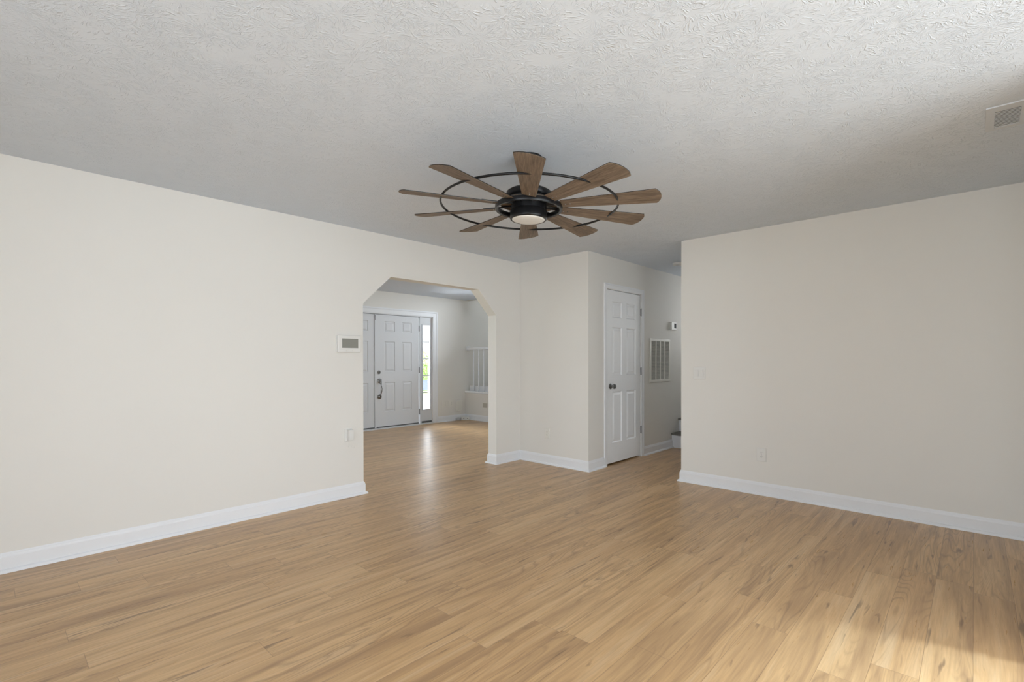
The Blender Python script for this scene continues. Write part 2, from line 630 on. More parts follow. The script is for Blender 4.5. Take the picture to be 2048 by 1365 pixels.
struct('wall_stairwell', boxes(((8.15, 2.055, UP), (8.27, HY0, UC)), ((8.15, HY1, UP), (8.27, SY0, UC)),
                               ((8.15, HY0, UP), (8.27, HY1, HZ0)), ((8.15, HY0, HZ1), (8.27, HY1, UC)), ((8.15, SY1, UP), (8.27, YE, UC)),
                               ((8.15, SY0, UP), (8.27, SY1, SZ0)), ((8.15, SY0, SZ1), (8.27, SY1, UC))), M['wall'],
       'cream wall behind the white landing railing', 'wall')
struct('floor_landing', boxes(((XR + .0, YD + TH, UP - .03), (8.27, YE, UP)), ((7.05, 2.175, UP - .03), (8.27, YD + TH, UP))), M['tread'],
       'grey carpeted raised landing beyond the white railing', 'floor')


# windows outside the frame, most added as openings for the fill light
def window(name, label, axis, pos, a0, a1, z0, z1, cols, dep=0.08):
    t = thing(name, label, 'window', kind='structure')
    w_ = 0.05

    def bx(u0, u1, v0, v1, d0, d1):
        if axis == 'y':
            return ((u0, pos + d0, v0), (u1, pos + d1, v1))
        return ((pos + d0, u0, v0), (pos + d1, u1, v1))
    bb = [bx(a0, a1, z0, z0 + w_, 0, dep), bx(a0, a1, z1 - w_, z1, 0, dep),
          bx(a0, a0 + w_, z0, z1, 0, dep), bx(a1 - w_, a1, z0, z1, 0, dep)]
    for i in range(1, cols):
        c = a0 + (a1 - a0) * i / cols
        bb.append(bx(c - .03, c + .03, z0, z1, 0, dep))
    obj('window_frame', boxes(*bb), M['trim'], t)
    obj('pane', boxes(bx(a0 + w_, a1 - w_, z0 + w_, z1 - w_, dep * .45, dep * .55)), M['glass'], t)
    return t


window('window_2', 'wide sliding patio door added for daylight behind the viewpoint', 'y', Y0 - .1, PX0, PX1, 0.0, PZ, 3)
window('window_7', 'double window added for fill light behind the viewpoint beside the patio door', 'y', Y0 - .1, BX0, BX1, BZ0, BZ1, 2)
window('window_3', 'wide window added for fill light left of the viewpoint', 'x', X0 - .1, WY0, WY1, WZ0, WZ1, 3)
window('window_4', 'front window added for fill light at the hidden left end of the foyer', 'y', YE + .04, FX0, FX1, FZ0, FZ1, 3)
window('window_6', 'window added for fill light at the hidden far left end of the foyer', 'x', X0 - .1, VY0, VY1, VZ0, VZ1, 2)
window('window_8', 'tall window added for fill light at the hidden end of the hallway above the stairs', 'x', 8.17, HY0, HY1, HZ0, HZ1, 1)
window('window_5', 'small high window over the raised landing', 'x', 8.17, SY0, SY1, SZ0, SZ1, 1)

# ------------------------------------------------------------------ baseboards
BP = [(0, 0), (0.013, 0), (0.013, 0.088), (0.010, 0.094), (0.009, 0.101), (0.005, 0.108), (0.003, 0.114), (0, 0.114)]
SP = [(0.012, 0), (0.031, 0), (0.031, 0.006), (0.029, 0.012), (0.024, 0.018), (0.017, 0.021), (0.012, 0.021)]


def baseboard(name, path, side, label):
    t = struct(name, sweep(bmesh.new(), BP, path, side), M['trim'], label, 'baseboard')
    obj('shoe_moulding', sweep(bmesh.new(), SP, path, side), M['trim'], t)
    return t


baseboard('baseboard_left', [(X0, YA), (A0, YA), (A0, YA + .133), (X0, YA + .133)], -1,
          'white baseboard along the long left wall up to the arch')
baseboard('baseboard_arch', [(XR, YA + .133), (A1, YA + .133), (A1, YA), (XB, YA), (XB, YD), (4.868, YD)], -1,
          'white baseboard wrapping from the right arch jamb round to the closet door')
baseboard('baseboard_hall', [(5.782, YD), (6.607, YD)], -1, 'white baseboard in the hallway between closet door and stairs')
baseboard('baseboard_right', [(6.6, 2.175), (XC, 2.175), (XC, JY), (JX, JY), (JX, JY - TH), (XC, JY - TH)], -1,
          'white baseboard along the right wall')
baseboard('baseboard_foyer', [(6.101, YE), (XR, YE), (XR, YA + .133)], -1, 'white baseboard round the far right corner of the foyer')


# ------------------------------------------------------------------ panel doors
def panel_leaf(bm, w, h, t, panels, s=1.0):
    """front face at y=0 facing -y, leaf spans x 0..w, z 0..h, thickness t towards +y"""
    xs = sorted({0.0, w, *[p[0] for p in panels], *[p[2] for p in panels]})
    zs = sorted({0.0, h, *[p[1] for p in panels], *[p[3] for p in panels]})
    V = {}

    def v(x, y, z):
        k = (round(x, 5), round(y, 5), round(z, 5))
        if k not in V:
            V[k] = bm.verts.new(k)
        return V[k]
    for a, b in zip(xs, xs[1:]):
        for c, d in zip(zs, zs[1:]):
            cx, cz = (a + b) / 2, (c + d) / 2
            if any(p[0] < cx < p[2] and p[1] < cz < p[3] for p in panels):
                continue
            bm.faces.new((v(a, 0, c), v(b, 0, c), v(b, 0, d), v(a, 0, d)))
    for (a, c, b, d) in panels:
        steps = [(0, 0), (0.010 * s, 0.011), (0.020 * s, 0.011), (0.042 * s, 0.002)]
        rings = []
        for i, (o, dy) in enumerate(steps):
            rings.append([v(a + o, dy, c + o), v(b - o, dy, c + o), v(b - o, dy, d - o), v(a + o, dy, d - o)])
        # outer ring may be split by the grid: use own corner verts
        for r0, r1 in zip(rings, rings[1:]):
            for i in range(4):
                j = (i + 1) % 4
                bm.faces.new((r0[i], r0[j], r1[j], r1[i]))
        bm.faces.new(rings[-1])
    # edges and back
    box(bm, (0, 0.0125, 0), (w, t, h))
    for (p, q) in (((0, 0), (w, 0)), ((0, h), (w, h))):
        bm.faces.new((v(p[0], 0, p[1]), v(q[0], 0, q[1]), bm.verts.new((q[0], .0125, q[1])), bm.verts.new((p[0], .0125, p[1]))))
    for x in (0, w):
        bm.faces.new((v(x, 0, 0), v(x, 0, h), bm.verts.new((x, .0125, h)), bm.verts.new((x, .0125, 0))))
    return bm


def hinge(parent, x, y, z, h=0.09, w=0.012):
    bm = boxes(((x - w, y - .004, z - h / 2), (x + w, y, z + h / 2)))
    tube(bm, [(x, y - .008, z - h / 2 - .004), (x, y - .008, z + h / 2 + .004)], 0.006, 10)
    return obj('hinge', bm, M['hinge'], parent)


CAS = [(0, 0), (0.057, 0)]


def casing(name, x0, x1, z1, wid, y, label, proud=0.016, bottom=0.0):
    """three-sided door casing with a raised back band, facing -y; inner edge at x0,x1,z1"""
    bm = bmesh.new()
    prof = [(0.0, 0.0), (0.0, proud * .55), (wid * .15, proud * .75), (wid * .7, proud * .75), (wid * .8, proud), (wid, proud), (wid, 0.0)]
    path = [(x0, bottom, -1, 0), (x0, z1, -1, 1), (x1, z1, 1, 1), (x1, bottom, 1, 0)]
    secs = []
    for (x, z, dx, dz) in path:
        secs.append([bm.verts.new((x + dx * o, y - d, z + dz * o)) for o, d in prof])
    n = len(prof)
    for a, b in zip(secs, secs[1:]):
        for i in range(n):
            j = (i + 1) % n
            bm.faces.new((a[i], a[j], b[j], b[i]))
    bm.faces.new(secs[0])
    bm.faces.new(list(reversed(secs[-1])))
    return struct(name, bm, M['trim'], label, 'trim')


# closet door
d1 = thing('door_1', 'white six-panel closet door with pewter knob beside the return grille', 'door', kind='structure')
LW, LH = DX1 - DX0 - .006, 2.035
pan = [(.122, 1.717, .340, 1.905), (.447, 1.717, .672, 1.905), (.122, 1.03, .340, 1.60), (.447, 1.03, .672, 1.60),
       (.122, .235, .340, .84), (.447, .235, .672, .84)]
leaf = obj('door_leaf', panel_leaf(bmesh.new(), LW, LH, .035, pan), M['door'], d1, loc=(DX0 + .003, YD + .004, .02))
bm = boxes(((DX0 - .012, YD + .001, 0), (DX0 + .001, YD + TH, DZ)), ((DX1 - .001, YD + .001, 0), (DX1 + .012, YD + TH, DZ)),
           ((DX0 - .012, YD + .001, DZ - .002), (DX1 + .012, YD + TH, DZ + .012)),
           ((DX0, YD + .042, 0), (DX0 + .012, YD + .06, DZ)), ((DX1 - .012, YD + .042, 0), (DX1, YD + .06, DZ)),
           ((DX0, YD + .042, DZ - .012), (DX1, YD + .06, DZ)))
obj('jamb', bm, M['trim'], d1)
for z in (1.84, 1.09, .345):
    hinge(d1, DX1 + .006, YD, z)
kn = bmesh.new()
KM = Matrix.Translation((5.005, YD + .004, .925)) @ Matrix.Rotation(R(90), 4, 'X')
lathe(kn, [(0, 0), (.033, 0), (.033, .006), (.026, .010), (.013, .013), (.011, .030), (.020, .036), (.028, .046),
           (.030, .056), (.026, .066), (.014, .072), (0, .073)], 32, KM)
autosmooth(obj('knob', kn, M['nickel'], d1))
obj('latch_plate', boxes(((DX0 - .001, YD - .001, .89), (DX0 + .006, YD + .004, .96))), M['hinge'], d1)
casing('trim_1', DX0 - .004, DX1 + .012, DZ + .004, .058, YD, 'white casing around the closet door')

# entry door (active leaf), fixed leaf, sidelight
d2 = thing('door_2', 'white six-panel front door with pewter handle set, left of the sidelight', 'door', kind='structure')
EP = [(.175, 1.705, .395, 1.895), (.55, 1.705, .765, 1.895), (.175, .985, .395, 1.53), (.55, .985, .765, 1.53),
      (.175, .265, .395, .79), (.55, .265, .765, .79)]
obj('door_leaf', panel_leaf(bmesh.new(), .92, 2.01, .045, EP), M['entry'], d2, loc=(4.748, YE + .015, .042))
obj('door_sweep', boxes(((4.748, YE + .012, .024), (5.668, YE + .05, .041))), M['sweep'], d2)
for z in (1.839, 1.045, .249):
    hinge(d2, 5.682, YE + .012, z, .105, .010)
DBM = Matrix.Translation((4.806, YE + .015, 1.02)) @ Matrix.Rotation(R(90), 4, 'X')
b = lathe(bmesh.new(), [(0, 0), (.033, 0), (.033, .008), (.028, .014), (.014, .016), (.013, .022), (0, .023)], 28, DBM)
box(b, (4.800, YE - .018, 1.000), (4.812, YE - .004, 1.040))
autosmooth(obj('deadbolt', b, M['nickel'], d2))
hs = empty('handle_set')
hs.parent = d2
T = Matrix.Translation((4.814, YE + .015, .865)) @ Matrix.Rotation(R(90), 4, 'X')
b = lathe(bmesh.new(), [(0, 0), (.042, 0), (.044, .008), (.036, .014), (.018, .018), (.016, .03), (.02, .04), (0, .046)], 28, T)
autosmooth(obj('rosette', b, M['nickel'], hs))
T = Matrix.Translation((4.814, YE + .015, .580)) @ Matrix.Rotation(R(90), 4, 'X')
b = lathe(bmesh.new(), [(0, 0), (.040, 0), (.042, .008), (.036, .016), (.022, .022), (.014, .028), (0, .030)], 28, T)
autosmooth(obj('rosette', b, M['nickel'], hs))
b = bmesh.new()
for ph, amp in ((0, .014), (pi, .014)):
    pts, rad = [], []
    for i in range(25):
        s = i / 24
        z = .862 - .275 * s
        a = ph + s * 2.6 * pi * .55
        env = (1 - s) * 1.0 + .25
        out = .03 + .028 * sin(pi * s)
        pts.append((4.816 + amp * env * cos(a) + .008 * sin(pi * s), YE + .015 - out + amp * .5 * sin(a), z))
        rad.append(.0085 * (1.05 - .35 * sin(pi * s)))
    tube(b, pts, rad, 8)
obj('grip', b, M['nickel'], hs, smooth=True)
obj('thumb_latch', boxes(((4.806, YE - .055, .884), (4.824, YE - .02, .892))), M['nickel'], hs, bevel=.002)

d3 = thing('door_3', 'fixed white six-panel leaf half hidden behind the arch, left of the front door', 'door', kind='structure')
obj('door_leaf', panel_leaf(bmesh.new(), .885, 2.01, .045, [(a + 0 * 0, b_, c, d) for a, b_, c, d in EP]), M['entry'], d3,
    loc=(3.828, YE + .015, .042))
obj('astragal', boxes(((4.716, YE + .002, .022), (4.745, YE + .040, 2.052))), M['entry'], d3)
obj('door_sweep', boxes(((3.828, YE + .012, .024), (4.713, YE + .05, .041))), M['sweep'], d3)
obj('flush_bolt', boxes(((4.722, YE - .002, 1.95), (4.734, YE + .002, 2.04))), M['hinge'], d3)
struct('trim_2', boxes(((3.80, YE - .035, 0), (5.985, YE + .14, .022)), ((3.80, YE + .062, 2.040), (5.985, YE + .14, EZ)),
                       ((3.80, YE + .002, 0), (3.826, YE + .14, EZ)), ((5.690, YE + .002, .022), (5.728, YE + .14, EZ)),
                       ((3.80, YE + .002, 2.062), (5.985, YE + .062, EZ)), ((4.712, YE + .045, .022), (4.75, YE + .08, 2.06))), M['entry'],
       'white threshold, head and mullion framing the entry doors', 'trim')
casing('trim_3', 3.795, 5.992, 2.070, .108, YE, 'white casing around the entry doors and sidelight', proud=.022)

w1 = thing('window_1', 'narrow five-pane sidelight beside the front door', 'window', kind='structure')
gx0, gx1, gz0, gz1 = 5.768, 5.931, .285, 1.905
sx0, sx1 = 5.728, 5.989
obj('window_frame', boxes(((sx0, YE + .02, .055), (gx0, YE + .065, 2.06)), ((gx1, YE + .02, .055), (sx1, YE + .065, 2.06)),
                          ((gx0, YE + .02, .055), (gx1, YE + .065, gz0)), ((gx0, YE + .02, gz1), (gx1, YE + .065, 2.06)),
                          ((gx0 - .02, YE + .010, gz0 - .02), (gx0, YE + .02, gz1 + .02)), ((gx1, YE + .010, gz0 - .02), (gx1 + .02, YE + .02, gz1 + .02)),
                          ((gx0, YE + .010, gz0 - .02), (gx1, YE + .02, gz0)), ((gx0, YE + .010, gz1), (gx1, YE + .02, gz1 + .02))),
    M['entry'], w1)
obj('door_sweep', boxes(((sx0 + .01, YE + .015, .024), (sx1 - .01, YE + .05, .054))), M['sweep'], w1)
for z in (1.590, 1.262, .936, .611):
    obj('muntin', boxes(((gx0, YE + .028, z - .011), (gx1, YE + .058, z + .011))), M['entry'], w1)
zz = [gz0, .611, .936, 1.262, 1.590, gz1]
for a, c in zip(zz, zz[1:]):
    obj('pane', boxes(((gx0, YE + .041, a + .009), (gx1, YE + .045, c - .009))), M['glass'], w1)

# ------------------------------------------------------------------ ceiling fan
FXc, FYc = 2.213, 1.936
fan = thing('ceiling_fan', 'black windmill ceiling fan with ten walnut blades and a wire ring', 'ceiling fan', (FXc, FYc, 0))
ZB = 2.146
autosmooth(obj('canopy', lathe(bmesh.new(), [(0, CH - .001), (.078, CH - .001), (.078, CH - .022), (.070, CH - .045), (.045, CH - .062), (.022, CH - .07), (0, CH - .07)], 48), M['black'], fan))
obj('downrod', lathe(bmesh.new(), [(0, CH - .06), (.0135, CH - .06), (.0135, 2.22), (0, 2.22)], 20), M['black'], fan, smooth=True)
autosmooth(obj('motor_housing', lathe(bmesh.new(), [(0, 2.270), (.035, 2.270), (.040, 2.262), (.120, 2.238), (.134, 2.228), (.136, 2.205), (.130, 2.196),
                                                      (.126, 2.192), (.126, 2.172), (.108, 2.166), (.104, 2.160), (.104, 2.118), (0, 2.118)], 64), M['black'], fan))
# light kit below
autosmooth(obj('light_housing', lathe(bmesh.new(), [(0, 2.128), (.098, 2.128), (.106, 2.124), (.110, 2.118), (.1105, 2.080), (.110, 2.074), (.106, 2.069),
                                                      (.100, 2.068), (.0985, 2.070), (.0985, 2.078), (0, 2.078)], 64), M['black'], fan))
obj('lamp_lens', lathe(bmesh.new(), [(0, 2.079), (.0975, 2.079), (.0975, 2.069), (.085, 2.0645), (.06, 2.061), (.03, 2.0595), (0, 2.059)], 64), M['lens'], fan, smooth=True)
# blade carrier ring
autosmooth(obj('hub_ring', lathe(bmesh.new(), [(.184, 2.126), (.197, 2.124), (.200, 2.128), (.200, 2.150), (.197, 2.154), (.185, 2.154), (.182, 2.150), (.182, 2.130)], 72, closed=True), M['black'], fan))
obj('wood_disc', lathe(bmesh.new(), [(.10, 2.1605), (.174, 2.1605), (.174, 2.166), (.10, 2.166)], 64, closed=True), M['blade'], fan, smooth=False)
PITCHB = R(10.5)
B0 = -138.6
for i in range(10):
    th = R(B0 + 36 * i)
    blade_mat = Matrix.Rotation(th, 4, 'Z') @ Matrix.Translation((0, 0, ZB)) @ Matrix.Rotation(-PITCHB, 4, 'X')
    # blade outline: local x outward, y across
    r0, r1, w0, w1, t = .198, .730, .040, .0755, .0055
    out = [(r0, -w0), (r1, -w1)]
    n = 14
    for k in range(1, n):
        a = -1 + 2 * k / n
        out.append((r1 + .026 * (1 - abs(a) ** 2.4), w1 * a))
    out += [(r1, w1), (r0, w0)]
    bm = bmesh.new()
    f = bm.faces.new([bm.verts.new((x, y, 0)) for x, y in out])
    r = bmesh.ops.extrude_face_region(bm, geom=[f])
    bmesh.ops.translate(bm, verts=[g for g in r['geom'] if isinstance(g, bmesh.types.BMVert)], vec=(0, 0, t))
    bl = obj('blade', bm, [M['blade'], M['black']], fan, bevel=.0012, seg=1)
    bl.matrix_basis = blade_mat
    for p in bl.data.polygons:
        if abs(p.normal.z) < .5 or p.center.z > t * .9:
            p.material_index = 1
    for rx in (.222, .250):
        s = obj('screw', lathe(bmesh.new(), [(0, -.0035), (.003, -.003), (.0042, -.001), (.0042, .001), (0, .001)], 12), M['nickel'], bl, smooth=True)
        s.location = (rx, .004, 0)
    # arm from the motor through the hub ring onto the blade top
    ab = bmesh.new()
    box(ab, (.095, -.013, t + .001), (.290, .013, t + .007))
    box(ab, (.095, -.020, t + .001), (.20, .020, t + .005))
    ar = obj('blade_arm', ab, M['black'], fan, bevel=.001, seg=1)
    ar.matrix_basis = blade_mat
# decorative wire ring passing through the blades
NR = 160
rb = bmesh.new()
lathe(rb, [(.520 + .0066 * cos(2 * pi * k / 10), 2.150 + .0066 * sin(2 * pi * k / 10)) for k in range(10)], NR, closed=True)
obj('wire_ring', rb, M['black'], fan, smooth=True)

# the fan hangs very slightly out of level
_ax = Vector((cos(R(YAW)), sin(R(YAW)), 0))
_tilt = Matrix.Translation((0, 0, 2.14)) @ Matrix.Rotation(R(1.6), 4, _ax) @ Matrix.Translation((0, 0, -2.14))
for _c in fan.children:
    if not _c.name.startswith('canopy'):
        _c.matrix_basis = _tilt @ _c.matrix_basis

# added flush lamp out of view, lifts the closet door and its wall
dl = thing('added_fill_lamp', 'round flush glass ceiling lamp added for fill light over the near right end of the room', 'ceiling lamp', (2.1, -1.0, CH))
autosmooth(obj('base_plate', lathe(bmesh.new(), [(0, -.0005), (.17, -.0005), (.17, -.03), (.16, -.035), (0, -.035)], 48), M['nickel'], dl))
LENSM = mat('fill_lamp_glass', (0.9, 0.9, 0.88), 0.4)
_b = LENSM.node_tree.nodes['Principled BSDF']
_b.inputs['Emission Color'].default_value = (1.0, 0.97, 0.93, 1)
_b.inputs['Emission Strength'].default_value = 2.5
obj('lamp_shade', lathe(bmesh.new(), [(.155, -.035), (.150, -.055), (.12, -.085), (.07, -.105), (0, -.112)], 48), LENSM, dl, smooth=True)
_l = bpy.data.lights.new('added_fill_light', 'POINT')
_l.energy = 14
_l.shadow_soft_size = .16
_l.color = (0.95, 0.97, 1.0)
_o = bpy.data.objects.new('added_fill_light', _l)
COL.objects.link(_o)
_o.location = (2.1, -1.0, CH - .30)

# ------------------------------------------------------------------ ceiling register
v = thing('ceiling_vent', 'white rectangular supply vent on the ceiling near the right wall', 'vent', (3.455, -.115, CH))
vx0, vx1, vy0, vy1 = -.162, .162, -.078, .078
lx0, lx1, ly0, ly1 = -.105, .132, -.046, .046
obj('faceplate', boxes(((vx0, vy0, -.006), (vx1, ly0, -.0005)), ((vx0, ly1, -.006), (vx1, vy1, -.0005)),
                       ((vx0, ly0, -.006), (lx0, ly1, -.0005)), ((lx1, ly0, -.006), (vx1, ly1, -.0005))), M['vent'], v)
obj('duct_shade_plate', boxes(((lx0, ly0, -.0008), (lx1, ly1, -.0002))), M['duct_shade'], v)  # flat dark sheet painted as the shade of a recess behind the louvers
N = 13
bm = bmesh.new()
for i in range(N):
    x = lx0 + (i + .5) * (lx1 - lx0) / N
    vs = box(bm, (-.0065, ly0, -.0006), (.0065, ly1, .0006))
    Mx = Matrix.Translation((x, 0, -.0042)) @ Matrix.Rotation(R(-5), 4, 'Y')
    for q in vs:
        q.co = Mx @ q.co
obj('louvers', bm, M['vent'], v)

sd = thing('smoke_detector', 'white round detector on the dark hallway ceiling, cut by the right wall edge', 'smoke detector', (5.90, 2.70, CH))
autosmooth(obj('housing', lathe(bmesh.new(), [(0, -.0005), (.062, -.0005), (.062, -.012), (.056, -.026), (.040, -.032), (0, -.032)], 40), M['plate'], sd))
obj('vent_cap', lathe(bmesh.new(), [(0, -.031), (.026, -.031), (.024, -.037), (0, -.038)], 28), M['vent'], sd, smooth=True)


# ------------------------------------------------------------------ wall plates
# local frame: x along the wall (to the right as seen), y out of the wall = -y local, z up
def frame_for(wall, u, z):
    if wall == 'A':    # faces -y
        return (u, YA, z), (0, 0, 0)
    if wall == 'D':
        return (u, YD, z), (0, 0, 0)
    if wall == 'E':
        return (u, YE, z), (0, 0, 0)
    if wall == 'B':    # faces -x ; right as seen is -y
        return (XB, u, z), (0, 0, R(-90))
    if wall == 'C':
        return (XC, u, z), (0, 0, R(-90))
    if wall == 'F':
        return (XR, u, z), (0, 0, R(-90))


def plate_bm(w, h, t=.006):
    bm = bmesh.new()
    a = [(-w / 2, -h / 2), (w / 2, -h / 2), (w / 2, h / 2), (-w / 2, h / 2)]
    q = .004
    r0 = [bm.verts.new((x, -.0003, z)) for x, z in a]
    r1 = [bm.verts.new((x, -t * .5, z)) for x, z in a]
    r2 = [bm.verts.new((x - q * (1 if x > 0 else -1), -t, z - q * (1 if z > 0 else -1))) for x, z in a]
    for A_, B_ in ((r0, r1), (r1, r2)):
        for i in range(4):
            j = (i + 1) % 4
            bm.faces.new((A_[i], A_[j], B_[j], B_[i]))
    bm.faces.new(r2)
    bm.faces.new(list(reversed(r0)))
    return bm


def outlet(wall, u, z, label, m='plate', w=.074, h=.120, simple=False):
    loc, rot = frame_for(wall, u, z)
    t = thing('wall_outlet', label, 'outlet', loc, rot)
    obj('cover_plate', plate_bm(w, h), M[m], t)
    for s in (-1, 1):
        bm = bmesh.new()
        T = Matrix.Translation((0, -.0055, s * .0197)) @ Matrix.Rotation(R(90), 4, 'X') @ Matrix.Diagonal((1, .86, 1, 1))
        lathe(bm, [(0, 0), (.0172, 0), (.0168, .003), (0, .003)], 28, T)
        soc = obj('socket', bm, M[m], t)
        o = obj('slots', boxes(((-.0072, -.0090, s * .0197), (-.0056, -.0084, s * .0197 + .009)), ((.0052, -.0090, s * .0197 + .001), (.0068, -.0084, s * .0197 + .008)),
                               ((-.0024, -.0090, s * .0197 - .0095), (.0020, -.0084, s * .0197 - .005))), M['slot'], soc)
    obj('screw', lathe(bmesh.new(), [(0, 0), (.003, 0), (.0025, .0012), (0, .0014)], 12,
                       Matrix.Translation((0, -.0058, 0)) @ Matrix.Rotation(R(90), 4, 'X')), M['hinge'], t)
    return t


outlet('C', 1.414, .367, 'white duplex outlet low on the right wall', w=.080, h=.124)
outlet('B', 3.688, .366, 'cream duplex outlet on the short return wall beside the arch', 'cream')

# two-gang switch on right wall
loc, rot = frame_for('C', 1.988, 1.102)
sw = thing('light_switch', 'white two-gang rocker light switch at the hallway end of the right wall', 'light switch', loc, rot)
obj('cover_plate', plate_bm(.122, .122), M['plate'], sw)
for s in (-1, 1):
    bm = bmesh.new()
    pts = [(-.0165, -.0335), (.0165, -.0335), (.0165, .0335), (-.0165, .0335)]
    back = [bm.verts.new((x + s * .023, -.0058, z)) for x, z in pts]
    fr = [bm.verts.new((x * .94 + s * .023, -.0085 if z * s < 0 else -.0125, z * .95)) for x, z in pts]
    for i in range(4):
        j = (i + 1) % 4
        bm.faces.new((back[i], back[j], fr[j], fr[i]))
    bm.faces.new(fr)
    obj('rocker', bm, M['plate'], sw)

# thermostat by the arch
loc, rot = frame_for('A', 2.236, 1.382)
th = thing('thermostat', 'white digital thermostat with grey screen on the left wall beside the arch', 'thermostat', loc, rot)
obj('wall_plate', boxes(((-.113, -.010, -.072), (.113, -.0005, .072))), M['plate'], th, bevel=.004)
obj('housing', boxes(((-.109, -.032, -.076), (.115, -.010, .078))), M['plate'], th, bevel=.007, seg=3)
obj('screen', boxes(((-.071, -.0328, -.035), (.086, -.0315, .048))), M['lcd'], th, bevel=.0015)
for x in (-.026, .036):
    obj('button', lathe(bmesh.new(), [(0, 0), (.0065, 0), (.006, .002), (0, .0025)], 16,
                        Matrix.Translation((x, -.032, -.058)) @ Matrix.Rotation(R(90), 4, 'X')), M['cream'], th)

# outlet with plugged-in adapter and curled cord
loc, rot = frame_for('A', 2.238, .560)
po = thing('wall_outlet', 'white outlet plate below the thermostat, holding a plug-in adapter', 'outlet', loc, rot)
obj('cover_plate', plate_bm(.074, .120), M['plate'], po)
bm = bmesh.new()
lathe(bm, [(0, 0), (.0172, 0), (.0168, .003), (0, .003)], 28, Matrix.Translation((0, -.0055, -.0197)) @ Matrix.Rotation(R(90), 4, 'X'))
obj('socket', bm, M['plate'], po)
pa = thing('plug_adapter', 'white plug-in adapter with thin curled cord in the outlet below the thermostat', 'adapter', (loc[0], loc[1], loc[2]))
obj('housing', boxes(((-.014, -.050, -.046), (.030, -.0088, .048))), M['plate'], pa, bevel=.004)
cp = []
for i in range(40):
    s = i / 39
    x = -.030 + .075 * s + .016 * sin(s * 9.0)
    z = -.052 - .060 * sin(pi * s * .62) + .012 * sin(s * 13)
    cp.append((x, -.010 - .010 * sin(s * 5) ** 2, z))
cp = [(-.006, -.026, -.046), (-.02, -.018, -.050)] + cp
obj('cord', tube(bmesh.new(), cp, .0011, 6), M['plate'], pa, smooth=True)

# return grille
loc, rot = frame_for('D', 6.243, 1.226)
g = thing('return_grille', 'tall cream return air grille with four louvred columns right of the closet door', 'grille', loc, rot)
W2, H2, fw = .293, .291, .036
iw0, iw1, ih0, ih1 = -W2 + fw * 1.2, W2 - fw * .8, -H2 + fw, H2 - fw * .9
obj('frame', boxes(((-W2, -.010, -H2), (W2, -.0005, ih0)), ((-W2, -.010, ih1), (W2, -.0005, H2)),
                   ((-W2, -.010, ih0), (iw0, -.0005, ih1)), ((iw1, -.010, ih0), (W2, -.0005, ih1))), M['cream'], g, bevel=.003)
obj('filter_back', boxes(((iw0, -.0012, ih0), (iw1, -.0004, ih1))), M['grey'], g)
cw = (iw1 - iw0) / 4
for i in range(1, 4):
    obj('divider', boxes(((iw0 + cw * i - .009, -.0095, ih0), (iw0 + cw * i + .009, -.001, ih1))), M['cream'], g)
for i in range(4):
    bm = bmesh.new()
    n = 44
    for k in range(n):
        z = ih0 + (k + .5) * (ih1 - ih0) / n
        vs = box(bm, (iw0 + cw * i + (.009 if i else 0), -.0050, -.0008), (iw0 + cw * (i + 1) - (.009 if i < 3 else 0), .0040, .0008))
        Mx = Matrix.Translation((0, -.0052, z)) @ Matrix.Rotation(R(38), 4, 'X')
        for q in vs:
            q.co = Mx @ q.co
    obj('louvers', bm, M['cream'], g)

# hall thermostat
loc, rot = frame_for('D', 6.612, 1.708)
ht = thing('thermostat', 'small cream thermostat with dark display above the return grille', 'thermostat', loc, rot)
obj('wall_plate', boxes(((-.092, -.006, -.060), (.092, -.0005, .060))), M['cream'], ht, bevel=.003)
obj('housing', boxes(((-.070, -.030, -.055), (.088, -.006, .055))), M['plate'], ht, bevel=.006, seg=3)
obj('screen', boxes(((.005, -.0308, -.032), (.070, -.0295, .036))), M['slot'], ht)

# ------------------------------------------------------------------ hallway stairs
st = thing('staircase', 'short stairs with grey treads and white risers at the end of the hallway', 'stairs', (0, 0, 0))
tz = [.205, .395]
xn = [6.607, 6.835]
for i in range(2):
    z0 = 0 if i == 0 else tz[i - 1]
    x1 = xn[i + 1] if i + 1 < 2 else 7.05
    obj('riser', boxes(((xn[i], 2.176, z0), (xn[i] + .018, YD - .001, tz[i] - .028))), M['trim'], st)
    obj('tread', boxes(((xn[i] - .034, 2.176, tz[i] - .028), (x1 + .018, YD - .001, tz[i]))), M['tread'], st, bevel=.006)
obj('riser', boxes(((7.05, 2.176, tz[1]), (7.068, YD - .001, UP - .03))), M['trim'], st)
obj('stringer_fill', boxes(((6.63, 2.18, 0.001), (7.05, YD - .01, .17)), ((6.86, 2.18, .17), (7.05, YD - .01, .36))), M['trim'], st)

# ------------------------------------------------------------------ landing railing in the foyer
ry1, ry0 = YE - .002, YA + .14
rl = thing('railing', 'white baluster railing guarding the raised landing in the foyer', 'railing', (XR, 0, 0))
hp = [(-.030, 1.448), (.030, 1.448), (.032, 1.462), (.026, 1.474), (.032, 1.486), (.022, 1.502), (-.022, 1.502), (-.032, 1.486), (-.026, 1.474), (-.032, 1.462)]
bm = bmesh.new()
e0 = [bm.verts.new((x + .05, ry0, z)) for x, z in hp]
e1 = [bm.verts.new((x + .05, ry1, z)) for x, z in hp]
for i in range(len(hp)):
    j = (i + 1) % len(hp)
    bm.faces.new((e0[i], e0[j], e1[j], e1[i]))
bm.faces.new(e0)
bm.faces.new(list(reversed(e1)))
obj('handrail', bm, M['trim'], rl)
obj('wall_rosette', boxes(((.0, ry1 - .022, 1.425), (.10, ry1, 1.522))), M['trim'], rl, bevel=.006)
bm = sweep(bmesh.new(), [(-.018, UP - .032), (.085, UP - .032), (.085, UP + .006), (-.012, UP + .006), (-.022, UP - .004), (-.022, UP - .020)],
           [(.0, ry0), (.0, ry1)], -1)
